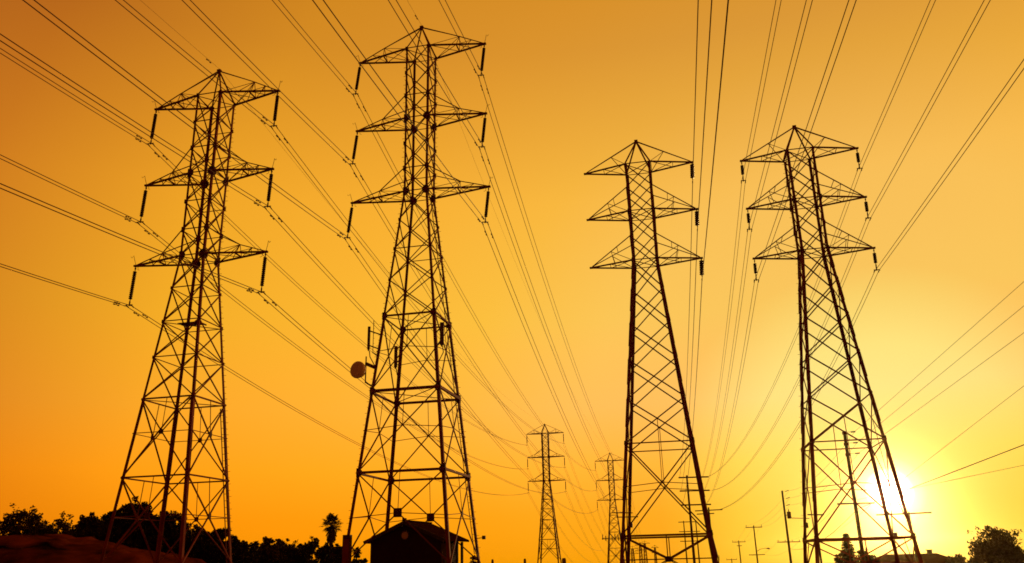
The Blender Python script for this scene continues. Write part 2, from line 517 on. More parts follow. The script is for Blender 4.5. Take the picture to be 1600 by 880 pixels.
# antennas and boxes bolted to the tallest pylon
def loc2(p): return r2_inv @ p
r2_mat = Matrix.Translation(T2) @ Matrix.Rotation(-PHI, 4, 'Z'); r2_inv = r2_mat.inverted()
dc = loc2(at(559, 578, 58.0))
ax = (Matrix.Rotation(PHI, 3, 'Z') @ V((-.5, -.86, .03))).normalized()
mb = MB(); mb.lathe(dc - ax*.5, [(0,.12),(.04,.40),(.16,.50),(.42,.61),(.52,.62),(.62,.60),(.66,.45)], 28, ax)
dish = mb.build('dish_antenna', 'radome', r2); 
for p in dish.data.polygons: p.use_smooth = False
legp = lambda z: P2f('NL', z)
mp = loc2(at(571.5, 578, 58.3))
mb = MB(); mb.tube([mp+V((0,0,-.95)), mp+V((0,0,.98))], .05, 8)
mb.bar(mp+V((0,0,.45)), legp(mp.z+.4)+V((.0,.05,0)), .16, .2); mb.bar(mp+V((0,0,-.9)), legp(mp.z-1.0), .08)
mb.bar(mp, dc-ax*.35, .14)
mb.build('mounting_pipe', 'dark_steel', dish)
def panel_antenna(u, v0, v1, Y, w, leg_c, whip=False):
    a = loc2(at(u, v0, Y)); b = loc2(at(u, v1, Y)); a.x = b.x = (a.x+b.x)/2; a.y = b.y
    mb = MB(); c = (a+b)/2; h = a.z-b.z
    mb.box(c, (w, w*.55, h), PHI); mb.box(c+V((0,0,-h/2-.06)), (w*.5, w*.3, .12), PHI)
    pa = mb.build('panel_antenna', 'panel', r2)
    mb = MB()
    for t in (.32, -.32):
        z = c.z + h*t; mb.bar(V((c.x, c.y, z)), P2f(leg_c, z), .07)
    mb.tube([V((c.x+.02, c.y+.12, c.z-h*.55)), V((c.x+.05, c.y+.2, c.z-h*.8)), P2f(leg_c, c.z-h*1.1)], .035, 6)
    mb.build('antenna_bracket', 'dark_steel', pa)
panel_antenna(576.3, 510.5, 546, 58.4, .19, 'NL')
panel_antenna(618.5, 541, 574, 65.0, .26, 'FL')
panel_antenna(690.5, 504, 539, 57.0, .28, 'NR')
wp = loc2(at(582.5, 552, 58.4)); wt = loc2(at(584, 501, 58.4))
mb = MB(); mb.tube([wp, V((wp.x, wp.y, wt.z))], .025, 6)
for k in range(5):
    z = wp.z + (wt.z-wp.z)*(.3+.15*k); mb.bar(V((wp.x, wp.y, z)), V((wp.x+.1, wp.y, z)), .02)
mb.bar(wp+V((0,0,.05)), P2f('NL', wp.z+.1), .06)
mb.build('whip_antenna', 'dark_steel', r2)
lp = loc2(at(756, 840, 63.8)); mb = MB(); mb.box(lp, (.24,.18,.26)); fl = mb.build('floodlight', 'dark_steel', r2)
mb = MB(); mb.bar(lp, P2f('FR', lp.z-.05), .05); mb.build('lamp_bracket', 'dark_steel', fl)

# heavy pylons C and D on the right
def spec_heavy(d, W, splice=True):
    lv = sh([33.32, 31.04, 28.79, 26.46, 24.25, 21.5, 18.5, 15.4, 12.1, 8.6, 1.71], d) + [0.0]
    return dict(type=2, W=W, base=0.0, levels=lv, leg=.205, brace=.088, chord=.12, apex=36.0+d, kinks=[24.25+d, 24.2+d],
                arms=[(33.32+d, None, 4.65), (28.79+d, 31.04+d, 4.64), (24.25+d, 26.46+d, 4.6)],
                ties=sh([33.32, 28.79, 24.25, 8.6, 1.71], d), plan=sh([33.32, 28.79, 24.25], d), mode={8: 'T3', 9: 'BH', 10: 'V'}, vz=max(.5, .02+d),
                plate=.0, tiew={1.71+d: .14, 8.6+d: .09}, gussets=[(z+d, .42) for z in (28.79, 24.25)] + [(8.6+d, .45), (1.71+d, .5)], splice=splice)
PHI2 = PHI - .02156
T3 = V((11.568, 67.324, 0)); T3.z = ground_z(T3.x, T3.y); d3 = EYE - T3.z
W3 = wfun(1.08, 24.25+d3, .0986)
s3 = spec_heavy(d3, W3)
r3, P3f = pylon('lattice_pylon', s3, T3, -PHI2, 'heavy legged lattice pylon with beaded insulators hanging only from its right arm tips', 'large steel lattice pylons')
T4 = V((24.896, 64.225, 0)); T4.z = ground_z(T4.x, T4.y); d4 = -.625 + EYE - T4.z
W4 = wfun(1.08, 24.25+d4, .0986)
s4 = spec_heavy(d4, W4, True); s4['bolts'] = ('FL',)
r4, P4f = pylon('lattice_pylon', s4, T4, -PHI2, 'rightmost big lattice pylon, with the low sun shining between its feet', 'large steel lattice pylons')
def leg_box(root, Pf, c, z, dx, dy, s):
    mb = MB(); p = Pf(c, z) + V((dx, dy, 0)); mb.box(p, s); b = mb.build('junction_box', 'dark_steel', root)
    mb = MB(); mb.bar(p, Pf(c, z), .06); mb.build('bracket', 'dark_steel', b)
leg_box(r3, P3f, 'FL', 2.75+d3, .2, 0, (.34,.25,.42))
leg_box(r4, P4f, 'FL', 2.9+d4, .22, -.05, (.26,.25,.4))
leg_box(r4, P4f, 'FR', 2.0+d4, .22, 0, (.24,.2,.34))

# the two distant pylons of the same kind as the left one
A0 = V((8.412, 240, 37.76 + EYE)); B0 = V((32.8, 295, 35.78 + EYE))
s_far = dict(s1); s_far.update(leg=.24, brace=.13, chord=.2, bolts=(), horns=False, dense=False, gussets=[g for g in s1['gussets'] if g[1] > .5]); s_far.pop('ladder')
rfar, _ = pylon('lattice_pylon', s_far, V((0,0,0)), 0, '', '')
top1 = 44.3 + d1
FARROT = -rad(9.8)
def far_pylon(apex, label, c):
    c.location = apex - V((0,0,top1)); c.rotation_euler = (0,0,FARROT)
    c['label'] = label; c['group'] = 'distant lattice pylons down the line'
    return c
rA = far_pylon(A0, 'distant lattice pylon standing clear in the gap right of the tallest pylon', rfar)
rB = far_pylon(B0, 'distant lattice pylon half hidden behind the left legs of the beaded insulator pylon', copy_tree(rfar))
mb = MB()
for k in range(7):
    x = -3.9 + k*1.05; mb.box((x, -2.9, 10.9 - (.4 if k % 2 else 0)), (.28,.2,1.7))
pn = mb.build('panel_antenna', 'panel', rB)
mb = MB(); mb.bar((-4.2,-2.75,10.5), (4.2,-2.75,10.5), .18); mb.bar((-4.2,-2.75,10.3), (-2.2,-2.2,10.3), .14); mb.bar((3.2,-2.75,10.3), (2.2,-2.2,10.3), .14); mb.build('antenna_bracket', 'dark_steel', pn)

# ------------------------------------------------------------------ insulators
def insulator_proto(L, link, nd, rd, pitch, yoke, m, clamp_drop):
    """string hanging from (0,0,0) down to (0,0,-L)"""
    root = empty('insulator_string', (0,0,0))
    mb = MB(); prof = []
    z = -link
    for k in range(nd):
        prof += [(z, rd*.45), (z-pitch*.2, rd*.95), (z-pitch*.7, rd), (z-pitch*.85, rd*.7)]
        z -= pitch
    prof.append((z, rd*.4))
    mb.lathe((0,0,0), [(h, r) for h, r in prof], 10)
    mb.build('disc_stack', m, root)
    mb = MB(); mb.tube([(0,0,.06),(0,0,-link-.02)], .03, 6); mb.box((0,0,-link*.4), (.09,.09,.12)); mb.build('hanger_link', 'dark_steel', root)
    mb = MB(); mb.tube([(0,0,z+.02),(0,0,-L+clamp_drop)], .032, 6)
    if yoke:                                # twin wires side by side under a yoke bar
        mb.bar((0,0,-L+clamp_drop+.05), (0,0,-L+.02), .085, .06)
        mb.bar((-yoke/2-.05,0,-L+.1), (yoke/2+.05,0,-L+.1), .07, .05)
        for s in (-1, 1): mb.tube([(s*yoke/2,-.24,-L-.04),(s*yoke/2,-.1,-L+.02),(s*yoke/2,.1,-L+.02),(s*yoke/2,.24,-L-.04)], .042, 6)
    else:
        mb.tube([(0,-.2,-L-.02),(0,-.1,-L+.03),(0,.1,-L+.03),(0,.2,-L-.02)], .045, 6)
    mb.build('suspension_clamp', 'dark_steel', root)
    return root
protos = {
    'long': insulator_proto(3.05, .34, 15, .135, .146, .42, 'insulator', .32),
    'short': insulator_proto(1.9, .36, 7, .14, .125, .34, 'grey_insulator', .5),
    'bead': insulator_proto(1.85, .14, 7, .19, .19, 0, 'insulator', .25),
}
used = set()
def hang(kind, root, rz, tip_local, sway, L, label, group):
    o = protos[kind] if kind not in used else copy_tree(protos[kind]); used.add(kind)
    Mx = Matrix.Translation(root.location) @ Matrix.Rotation(rz, 4, 'Z')
    p = Mx @ V(tip_local)
    th = math.asin(-sway/L)
    o.location = p; o.rotation_euler = (0, th, rz)
    tag(o, label, 'insulator', group)
    rot = Matrix.Rotation(rz, 3, 'Z')
    return p + rot @ V((sway, 0, -L*math.cos(th))), rot @ V((1,0,0))

LEVELN = ['top', 'middle', 'bottom']
CL = {}                                     # clamp point and arm direction for every string
def strings(key, kind, root, rz, spec, sway, L, sides, desc, far=False):
    for i, (h, hup, a) in enumerate(spec['arms']):
        for s in sides:
            side = 'left' if s < 0 else 'right'
            if far: lab = f'tiny insulator string under the {LEVELN[i]} {side} arm tip of {desc}'
            else: lab = f'insulator string hanging from the {LEVELN[i]} {side} arm tip of {desc}'
            CL[key, i, s] = hang(kind, root, rz, (s*(a+.1), 0, h-.08), sway, L, lab, 'insulator strings on ' + desc)
strings('T1', 'long', r1, -PHI, s1, -.13, 3.05, (-1, 1), 'the leftmost pylon')
strings('T2', 'long', r2, -PHI, s2, -.34, 3.05, (-1, 1), 'the tallest pylon')
strings('T4', 'short', r4, -PHI2, s4, -.05, 1.9, (-1, 1), 'the rightmost pylon')
strings('T3', 'bead', r3, -PHI2, s3, -.12, 1.85, (1,), 'the third big pylon')
strings('A', 'long', rA, FARROT, s1, 0, 3.05, (-1, 1), 'the clear distant pylon', True)
strings('B', 'long', rB, FARROT, s1, 0, 3.05, (-1, 1), 'the half hidden distant pylon', True)

# ------------------------------------------------------------------ conductors
def span(p, q, sag, n):
    return [p + (q-p)*(k/n) - V((0,0,4*sag*(k/n)*(1-k/n))) for k in range(n+1)]
def back_pts(p, az, s, c, Lb, n=44):
    pts = []
    for k in range(n+1):
        t = Lb*(1-k/n); pts.append(p + V((-math.sin(az)*t, -math.cos(az)*t, s*t + c*t*t)))
    return pts
def wire(name, chains, r, label, cat, group=None):
    pts = []
    for c in chains:
        pts += c if not pts else c[1:]
    mb = MB(); mb.tube(pts, r, 5)
    o = mb.build(name, 'wire', None, pts[0])
    tag(o, label, cat, group); return o, pts[0]
def damper(parent, org, p, d):
    mb = MB(); q = p - V((0,0,.11))
    mb.bar(p, q, .05); mb.tube([q-d*.26, q+d*.26], .015, 5)
    for s in (-1, 1): mb.tube([q+d*s*.16, q+d*s*.32], .05, 6)
    mb.build('vibration_damper', 'dark_steel', parent, None)
    for v in parent.children[-1].data.vertices: v.co -= org

AZ = {('T2',0,-1):10.2, ('T2',1,-1):9.7, ('T2',2,-1):9.8, ('T2',0,1):10.9, ('T2',1,1):10.7, ('T2',2,1):10.4,
      ('T1',0,1):11.4, ('T1',1,1):10.9, ('T1',2,1):11.5, ('T1',0,-1):10.0, ('T1',1,-1):9.2, ('T1',2,-1):7.9,
      ('T4',0,1):11.3, ('T4',1,1):10.8, ('T4',2,1):10.1, ('T4',0,-1):9.9, ('T4',1,-1):9.5, ('T4',2,-1):9.3,
      ('T3',0,1):10.8, ('T3',1,1):10.6, ('T3',2,1):10.6}
BACK = {'T1': (-.11, .0005), 'T2': (-.11, .0005), 'T3': (-.05, .0002), 'T4': (-.01, .0002)}
def along(pts, i, dist):
    """point at a distance from index i along the polyline, and the direction there"""
    st = 1 if dist > 0 else -1; d = abs(dist)
    while 0 <= i+st < len(pts):
        a, b = pts[i], pts[i+st]; l = (b-a).length
        if d <= l: return a + (b-a)*(d/l), (b-a).normalized()
        d -= l; i += st
    return pts[i], V((0,1,0))

RW = .026
for key, far, desc, sag in (('T1', 'A', 'the leftmost pylon', 5.0), ('T2', 'B', 'the tallest pylon', 8.2)):
    for i in range(3):
        for s in (-1, 1):
            p, R = CL[key, i, s]; q, Rf = CL[far, i, s]
            az = rad(AZ[key, i, s]); side = 'left' if s < 0 else 'right'
            dirn = V((math.sin(rad(9.9)), math.cos(rad(9.9)), 0))
            nxt = q + dirn*260 + V((0,0,-26))
            for e in (-1, 1):
                o = R*(.21*e); of = Rf*(.21*e)
                b = back_pts(p+o, az, *BACK[key], 150)
                f_ = span(p+o, q+of, sag, 48); n_ = span(q+of, nxt+of, 9, 24)
                lab = f'one of twin wires through the {LEVELN[i]} {side} insulator string of {desc}'
                w, org = wire('power_cable', [b, f_, n_], RW, lab, 'power cable', f'twin wires on the {LEVELN[i]} {side} arm of {desc}')
                allp = b + f_[1:]; ci = len(b)-1
                for dd in (-1.5-.25*e, 1.5+.25*e):
                    pp, dr = along(allp, ci, dd); damper(w, org, pp, dr)
# single shield wires over the pylon peaks
for key, root, apex_h, Af, az, sag, lab in (('T1', T1, s1['apex'], A0, 10.5, 4, 'thin single shield wire over the peak of the leftmost pylon'),
                                       ('T2', T2, s2['apex'], B0, 10.4, 6, 'thin single shield wire over the peak of the tallest pylon')):
    p = V((root.x, root.y, root.z + apex_h + .2)); q = Af + V((0,0,.2))
    dirn = V((math.sin(rad(9.9)), math.cos(rad(9.9)), 0))
    w, org = wire('shield_wire', [back_pts(p, rad(az), -.11, .0005, 150), span(p, q, sag, 48), span(q, q+dirn*260+V((0,0,-26)), 7, 24)], .010, lab, 'shield wire')
    allp = back_pts(p, rad(az), -.11, .0005, 150)
    pp, dr = along(allp, len(allp)-1, -1.6); damper(w, org, pp, dr)

# ------------------------------------------------------------------ poles
def gl(x, y): return ground_z(x, y)
def pole(name, top, r0, r1, label, m='wood', base=None, group='utility poles'):
    zb = gl(top.x, top.y)
    root = empty(name, V((top.x, top.y, zb)), 0, label, 'utility pole', group)
    mb = MB(); h = top.z - zb
    mb.lathe((0,0,-.4), [(0, r0), (h*.5, (r0+r1)/2), (h+.4, r1), (h+.43, r1*.6)], 10)
    mb.build('pole', m, root)
    return root, h
def carm(root, z, L, rz=0, w=.14, x=0, y=-.16, pins=0, up=.22, braces=True):
    R = Matrix.Rotation(rz, 3, 'Z'); mb = MB()
    a = V((x,y,z)) + R @ V((-L/2,0,0)); b = V((x,y,z)) + R @ V((L/2,0,0))
    mb.bar(a, b, w, w*1.1)
    if braces:
        mb.bar((x,y*.8,z-.7), V((x,y,z)) + R @ V((-L*.22,0,-.05)), w*.4); mb.bar((x,y*.8,z-.7), V((x,y,z)) + R @ V((L*.22,0,-.05)), w*.4)
    arm = mb.build('cross_arm', 'wood', root)
    for k in range(pins):
        t = -0.46 + .92*k/max(1, pins-1)
        q = V((x,y,z)) + R @ V((L*t,0,w*.5))
        ib = MB(); ib.lathe(q, [(0,.02),(up*.4,.03),(up*.45,.08),(up*.7,.09),(up*.75,.06),(up,.05)], 8); ib.build('pin_insulator', 'insulator', arm)
    return arm
def post_ins(root, z, dx, L=.46, tilt=.05):
    mb = MB(); mb.bar((0,0,z-.02), (dx-L*.5,0,z), .03); br = mb.build('bracket', 'dark_steel', root)
    ib = MB(); pr = []
    for k in range(4): pr += [(k*L/4, .045), (k*L/4+L*.12, .085), (k*L/4+L*.2, .05)]
    ib.lathe((dx-L/2, 0, z), pr, 8, (1,0,tilt)); ib.build('post_insulator', 'insulator', br)

topF = at(1073, 743, 190)
rF, hF = pole('steel_pole', topF, .32, .2, 'slender tall pole with three level crossarms seen through the right leg of the beaded pylon', 'dark_steel')
FA = []
for v in (746, 767, 789):
    z = at(1085, v, 190).z - rF.location.z; carm(rF, z, 6.6, rad(-2), .26, 1.4, -.3, 0, .2, False); FA.append(z)
hH = []
topG = at(1068, 814, 330); topG2 = at(1087, 814, 330)
zg = gl(topG.x, 330); rG = empty('h_frame_pole', (topG.x, 330, zg), 0, 'far two legged pole frame with three crossarms behind the tall three armed pole', 'utility pole', 'utility poles')
for x in (0, topG2.x-topG.x):
    mb = MB(); mb.lathe((x,0,-.4), [(0,.3),(topG.z-zg+.4,.18)], 8); mb.build('pole', 'wood', rG)
for v, x0, x1 in ((816,1060,1089),(831,1061,1094),(846,1063,1096)):
    a, b = at(x0, v, 329.6), at(x1, v, 329.6); carm(rG, a.z-zg, b.x-a.x, 0, .26, (a.x+b.x)/2-topG.x, -.4, 0, .2, False)
def simple_pole(u, v, Y, arms, label, r=(.16,.11), pins=0):
    t = at(u, v, Y); rt_, h = pole('utility_pole', t, r[0], r[1], label)
    for (ua, va, ub, vb, yaw) in arms:
        a, b = at(ua, va, Y), at(ub, vb, Y)
        L = (b-a).length / max(.3, math.cos(yaw))
        c = (a+b)/2
        carm(rt_, c.z - rt_.location.z, L, yaw, .15, c.x - t.x, -.16, pins, .22, False)
    return rt_, t
rK, tK = simple_pole(1107, 793, 150, [(1088,799,1126,796,rad(-28)), (1090,804,1114,802,rad(-28))], 'pole with a slanting double crossarm behind the right leg of the beaded pylon', (.2,.14))
rL, tL = simple_pole(974, 797, 150, [(956,801,989,802,rad(28)), (963,808,997,808,rad(5))], 'pole with two crossarms behind the left legs of the beaded pylon')
rM, tM = simple_pole(1273, 802, 120, [(1259,804,1289,805,rad(28))], 'pole with one crossarm behind the left front leg of the rightmost pylon')
rN, tN = simple_pole(1420, 800, 100, [(1375,805,1447,801,rad(-24))], 'pole with a long crossarm behind the right front leg of the rightmost pylon', (.13,.09))

# distribution line along the street at right
tp1 = at(1319, 674, 82); rp1, h1 = pole('utility_pole', tp1, .21, .15, 'tallest wooden street pole, standing inside the legs of the rightmost pylon')
for k, (v, u) in enumerate(((675, 1333), (692, 1337), (708.5, 1340))):
    q = at(u, v, 82); post_ins(rp1, q.z-rp1.location.z, q.x-tp1.x)
    mb = MB(); mb.box((0,0,q.z-rp1.location.z-.1), (.36,.3,.26)); mb.build('pole_band', 'dark_steel', rp1)
za = at(1337, 787, 82).z - rp1.location.z; carm(rp1, za, 3.5, rad(-3), .13, 0, -.2, 0, .18, False)
tp2 = at(1222, 767, 155); rp2, h2 = pole('utility_pole', tp2, .24, .17, 'wooden street pole with transformer left of the rightmost pylon')
for (v, u) in ((768, 1230), (779, 1231.5), (790, 1231.5)):
    q = at(u, v, 155); post_ins(rp2, q.z-rp2.location.z, q.x-tp2.x, .7, .3)
q = at(1233, 805, 155) - rp2.location
mb = MB(); mb.lathe((q.x, 0, q.z-.6), [(0,.3),(.05,.36),(1.1,.36),(1.2,.3)], 12); mb.lathe((q.x, 0, q.z+.6), [(0,.06),(.15,.1),(.3,.06),(.5,.04)], 8); mb.bar((q.x,0,q.z), (0,0,q.z), .12); mb.build('transformer', 'dark_steel', rp2)
q = at(1251, 809.5, 155) - rp2.location; mb = MB(); mb.bar((.7,0,q.z+.05), (4.3,0,q.z-.1), .13); mb.build('side_arm', 'wood', rp2)
q = at(1233, 847, 155) - rp2.location; carm(rp2, q.z, 4.1, 0, .14, 0, -.24, 4, .3, False)
tp3 = at(1177.5, 822, 220); rp3, h3 = pole('utility_pole', tp3, .22, .15, 'street pole with a curved lamp arm, second from the left in the street row')
q = at(1177, 824, 220) - rp3.location; carm(rp3, q.z, 4.2, 0, .18, 0, -.2, 3, .5, False)
q = at(1182, 867, 220) - rp3.location; carm(rp3, q.z, 4.0, 0, .16, 0, -.2, 0, .3, False)
q = at(1183, 862, 220) - rp3.location
mb = MB(); mb.tube([(0,0,q.z),(1.0,0,q.z+.55),(2.2,0,q.z+.75),(2.7,0,q.z+.75)], .06, 6); la = mb.build('lamp_arm', 'dark_steel', rp3)
mb = MB(); mb.lathe((2.6,0,q.z+.72), [(0,.08),(.2,.16),(.7,.18),(.85,.08)], 8, (1,0,-.08)); mb.build('lamp_head', 'dark_steel', la)
tp4 = at(1154, 845, 300); rp4, h4 = pole('utility_pole', tp4, .24, .17, 'small far street pole with two crossarms, left of the lamp pole')
q = at(1154, 847, 300) - rp4.location; carm(rp4, q.z, 4.6, 0, .2, 0, -.25, 3, .5, False)
q = at(1154, 853, 300) - rp4.location; carm(rp4, q.z, 1.7, 0, .2, 0, -.25, 0, .5, False)
tp5 = at(1143, 873, 380); rp5, h5 = pole('utility_pole', tp5, .24, .17, 'farthest and lowest pole of the street row, leftmost crossarm near the bottom edge')
q = at(1143, 874.5, 380) - rp5.location; carm(rp5, q.z, 4.6, 0, .2, 0, -.25, 2, .5, False)

# street wires
d12 = (tp1 - tp2); d12.z = 0
def near_end(u, v, start):
    """where a wire leaving the street pole towards the camera crosses the right edge of the view"""
    Y = 44.0
    p = at(u, v, Y); return p
def street_wire(pts1, edge, label, r=.02, group='street pole wires'):
    chains = []
    if edge is not None:
        e = at(edge[0], edge[1], edge[2]); far0 = e + (e-pts1[0])*.75
        first = span(far0, pts1[0], 0.0, 30)
        chains.append(first)
    for a, b, sg in zip(pts1, pts1[1:], [1.2]*9): chains.append(span(a, b, sg, 20))
    return wire('street_wire', chains, r, label, 'wire', group)
nm = ['upper', 'middle', 'lower']
for k in range(3):
    a = at((1336,1340,1343)[k], (674,691,707)[k], 82); b = at((1233,1234,1234)[k], (767,778,789)[k], 155)
    c = at((1165,1177,1188)[k], 822, 219.7); d = at((1144,1154,1163)[k], 845, 299.6)
    street_wire([a, b, c, d], (1600, (440,478,520)[k], 44), f'{nm[k]} wire on the post insulators of the street poles, climbing to the right edge', .013)
a = at(1364, 785, 82); b = at(1250, 845, 155); c = at(1193, 866, 219.7)
street_wire([a, b, c], (1600, 603, 46), 'sagging wire from the right end of the tallest street pole crossarm', .012)
a = at(1310, 787, 82); b = at(1216, 845, 155); c = at(1170, 866, 219.7)
street_wire([a, b, c], (1600, 727, 46), 'wire from the left end of the tallest street pole crossarm, lowest at the right edge', .011)
a = at(1340, 795, 82); b = at(1236, 858, 155)
street_wire([a, b], (1600, 695, 46), 'thick dark cable sloping down from the right edge towards the sun', .026)

# heavy pylons' conductors down to the poles
ends4 = {(0,-1): V((rF.location.x+3.4, 189.7, FA[0]+rF.location.z)), (1,-1): V((rF.location.x+3.5, 189.7, FA[1]+rF.location.z)), (2,-1): V((rF.location.x+3.6, 189.7, FA[2]+rF.location.z)),
         (0,1): V((rF.location.x+4.5, 189.6, FA[0]+rF.location.z)), (1,1): V((rF.location.x+4.6, 189.6, FA[1]+rF.location.z)), (2,1): at(1119, 797.5, 149)}
sag4 = {(0,-1): 3.0, (1,-1): 3.0, (2,-1): 3.0, (0,1): 5.0, (1,1): 5.5, (2,1): 4.0}
for i in range(3):
    for s in (-1, 1):
        p, R = CL['T4', i, s]; q = ends4[i, s]; az = rad(AZ['T4', i, s]); side = 'left' if s < 0 else 'right'
        for e in (-1, 1):
            o = R*(.15*e)
            w, org = wire('power_cable', [back_pts(p+o, az, *BACK['T4'], 150), span(p+o, q+o*.6, sag4[i, s], 40)], .021,
                 f'one of twin wires through the {LEVELN[i]} {side} insulator string of the rightmost pylon', 'power cable', f'twin wires on the {LEVELN[i]} {side} arm of the rightmost pylon')
for i in range(3):
    p, R = CL['T3', i, 1]; q = V((rF.location.x-1.7, 189.7, FA[i]+rF.location.z))
    wire('power_cable', [back_pts(p, rad(AZ['T3', i, 1]), *BACK['T3'], 150), span(p, q, 3.2, 40)], .034,
         f'single wire through the {LEVELN[i]} beaded insulator string of the third big pylon', 'power cable', 'single wires on the third big pylon')

# far small lattice masts near the bottom edge
def mast(u, v, Y, label, w=.9):
    t = at(u, v, Y); zb = gl(t.x, Y); h = t.z - zb
    root = empty('lattice_mast', (t.x, Y, zb), .2, label, 'mast', 'far lattice masts')
    mb = MB()
    for sx in (-1, 1):
        for sy in (-1, 1): mb.bar((sx*w, sy*w, -.3), (sx*w*.4, sy*w*.4, h*.93), .22)
    mb.build('leg', 'steel', root) if False else None
    lb = MB()
    n = 8
    for k in range(n):
        z0, z1 = h*.93*k/n, h*.93*(k+1)/n; w0, w1 = w*(1-.6*k/n), w*(1-.6*(k+1)/n)
        for s in (-1, 1):
            lb.bar((-w0, s*w0, z0), (w1, s*w1, z1), .12); lb.bar((s*w0, -w0, z0), (s*w1, w1, z1), .12)
    mb.build('mast_frame', 'steel', root); lb.build('lattice_bracing', 'steel', root)
    ab = MB()
    for k, z in enumerate((.93, .72)):
        ab.bar((-w*3.2, 0, h*z), (w*3.2, 0, h*z), .22); ab.bar((-w*3.2,0,h*z), (0,0,h*z+1.2), .1); ab.bar((w*3.2,0,h*z), (0,0,h*z+1.2), .1)
    ab.bar((0,0,h*.93), (0,0,h+.4), .15); ab.build('cross_arm', 'steel', root)
mast(988, 855, 420, 'leftmost and shortest of the hazy far masts seen under the beaded pylon')
mast(1000, 849, 440, 'hazy far mast, taller, standing next to the shortest one')
mast(1007, 846, 460, 'tallest of the hazy far masts under the beaded pylon')
mast(1023, 853, 440, 'rightmost of the hazy far masts, slim, beneath the beaded pylon', .6)

# ------------------------------------------------------------------ hut between the feet of the tallest pylon
b_ = rad(17); FRc = V((-5.2, 58.8)); Lg, Ls = 5.3, 4.3
zb = ground_z(-7, 60)
hut = empty('utility_hut', (FRc.x, FRc.y, zb), -b_, 'small gable roofed hut standing between the feet of the tallest pylon', 'hut')
# local x along the gable front (0 at the near right corner, -Lg at the left), y back along the long side
he, hr = 3.35 - zb - .0, 4.5 - zb
mb = MB()
t = .2
mb.box((-Lg/2, t/2, he/2), (Lg, t, he))                                   # gable front
mb.prof((0,0,0), (0,t,0), [V((-Lg,0,he)), V((0,0,he)), V((-Lg/2,0,hr-.12))])
mb.box((-Lg+t/2, (Ls+t)/2, he/2), (t, Ls-t, he))                          # left wall
mb.box((-Lg/2, Ls-1.2, he/2), (Lg-.01, t, he-.01))
mb.box((-t/2, 1.45, he/2-.12), (t, 2.5, he-.24))                          # long side, short of the eave
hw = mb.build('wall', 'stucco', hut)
mb = MB(); ov = .32
for s in (-1, 1):
    e0 = V((-Lg/2 + s*(Lg/2+.35), -ov, he-.13)); e1 = V((-Lg/2 + s*(Lg/2+.35), Ls+.15, he-.13)); r0 = V((-Lg/2, -ov, hr)); r1_ = V((-Lg/2, Ls+.15, hr))
    d = V((0,0,.14))
    mb.quadbox([e0, e1, r1_, r0, e0+d, e1+d, r1_+d, r0+d] if s > 0 else [e0, r0, r1_, e1, e0+d, r0+d, r1_+d, e1+d])
rf = mb.build('roof', 'roof', hut)
mb = MB(); mb.box((-Lg/2, -ov+.05, hr+.2), (.2,.3,.22)); 
for k in range(9): mb.box((-Lg/2, .2+k*.5, hr+.16), (.22,.46,.08))
mb.build('ridge_cap', 'roof', rf)
mb = MB()
for s in (-1, 1): mb.bar(V((-Lg/2, -ov-.03, hr+.02)), V((-Lg/2+s*(Lg/2+.36), -ov-.03, he-.1)), .05, .24)
mb.build('barge_board', 'trim', rf)
mb = MB(); vc = V((-Lg/2-.05, -.0, he+.33))
mb.lathe(vc, [(0,.33),(.07,.33),(.08,.27),(.04,.26)], 24, (0,-1,0)); vent = mb.build('round_vent', 'trim', hut)
mb = MB(); mb.lathe(vc+V((0,-.03,0)), [(0,.25),(.03,.25),(.05,.15)], 24, (0,-1,0)); mb.build('vent_cover', 'white', vent)
for y in (Ls-.1, 2.75):
    mb = MB(); mb.box((-.12, y, (he-.1)/2), (.16,.16,he-.12)); mb.build('porch_post', 'trim', hut)
mb = MB()
mb.box((-.12, (Ls+2.75)/2, .95), (.06, Ls-2.9, .06)); 
for k in range(5): mb.box((-.12, 2.95+k*.25, .5), (.04,.04,.9))
mb.build('porch_railing', 'trim', hut)
mb = MB(); mb.box((.02, .9, 1.1), (.06,.95,2.1)); dr_ = mb.build('door', 'trim', hut)
mb = MB(); mb.box((.07, 1.25, 1.05), (.05,.1,.05)); mb.build('handle', 'white', dr_)
mb = MB()
for k in range(10): mb.box((.03, 1.95, 1.6+.13*k), (.05,.8,.06))
mb.build('louvre', 'trim', hut)

# electrical cabinet at the front left foot
c = at(543.5, 836, 57.2); zb = ground_z(c.x, c.y)
cab = empty('electrical_cabinet', (c.x, c.y-.1, zb), -PHI, 'tall narrow electrical cabinet at the left front foot of the tallest pylon', 'cabinet')
h = c.z - zb
mb = MB(); mb.box((0,0,h/2), (.5,.4,h)); mb.build('cabinet_body', 'dark_steel', cab)
mb = MB(); mb.box((0,-.215,h*.55), (.42,.03,h*.75)); do = mb.build('door', 'steel', cab)
mb = MB(); mb.box((.15,-.25,h*.55), (.03,.05,.16)); mb.build('handle', 'dark_steel', do)

# fence posts
for u, v, w, Y, lab in ((769.5, 874, .11, 40, 'stubby fence post right of the feet of the tallest pylon'), (820, 873, .12, 42, 'stubby fence post left of the clear distant pylon'), (881, 872, .19, 42, 'wider stubby fence post right of the clear distant pylon')):
    c = at(u, v, Y); zb = ground_z(c.x, Y); mb = MB(); h = c.z - zb
    mb.lathe((0,0,-.3), [(0,w*.72),(h+.22,w*.7),(h+.3,w*.5)], 4); o = mb.build('fence_post', 'concrete'); o.location = (c.x, Y, zb); o.rotation_euler = (0,0,rad(45))
    tag(o, lab, 'fence post', 'fence posts near the bottom edge')

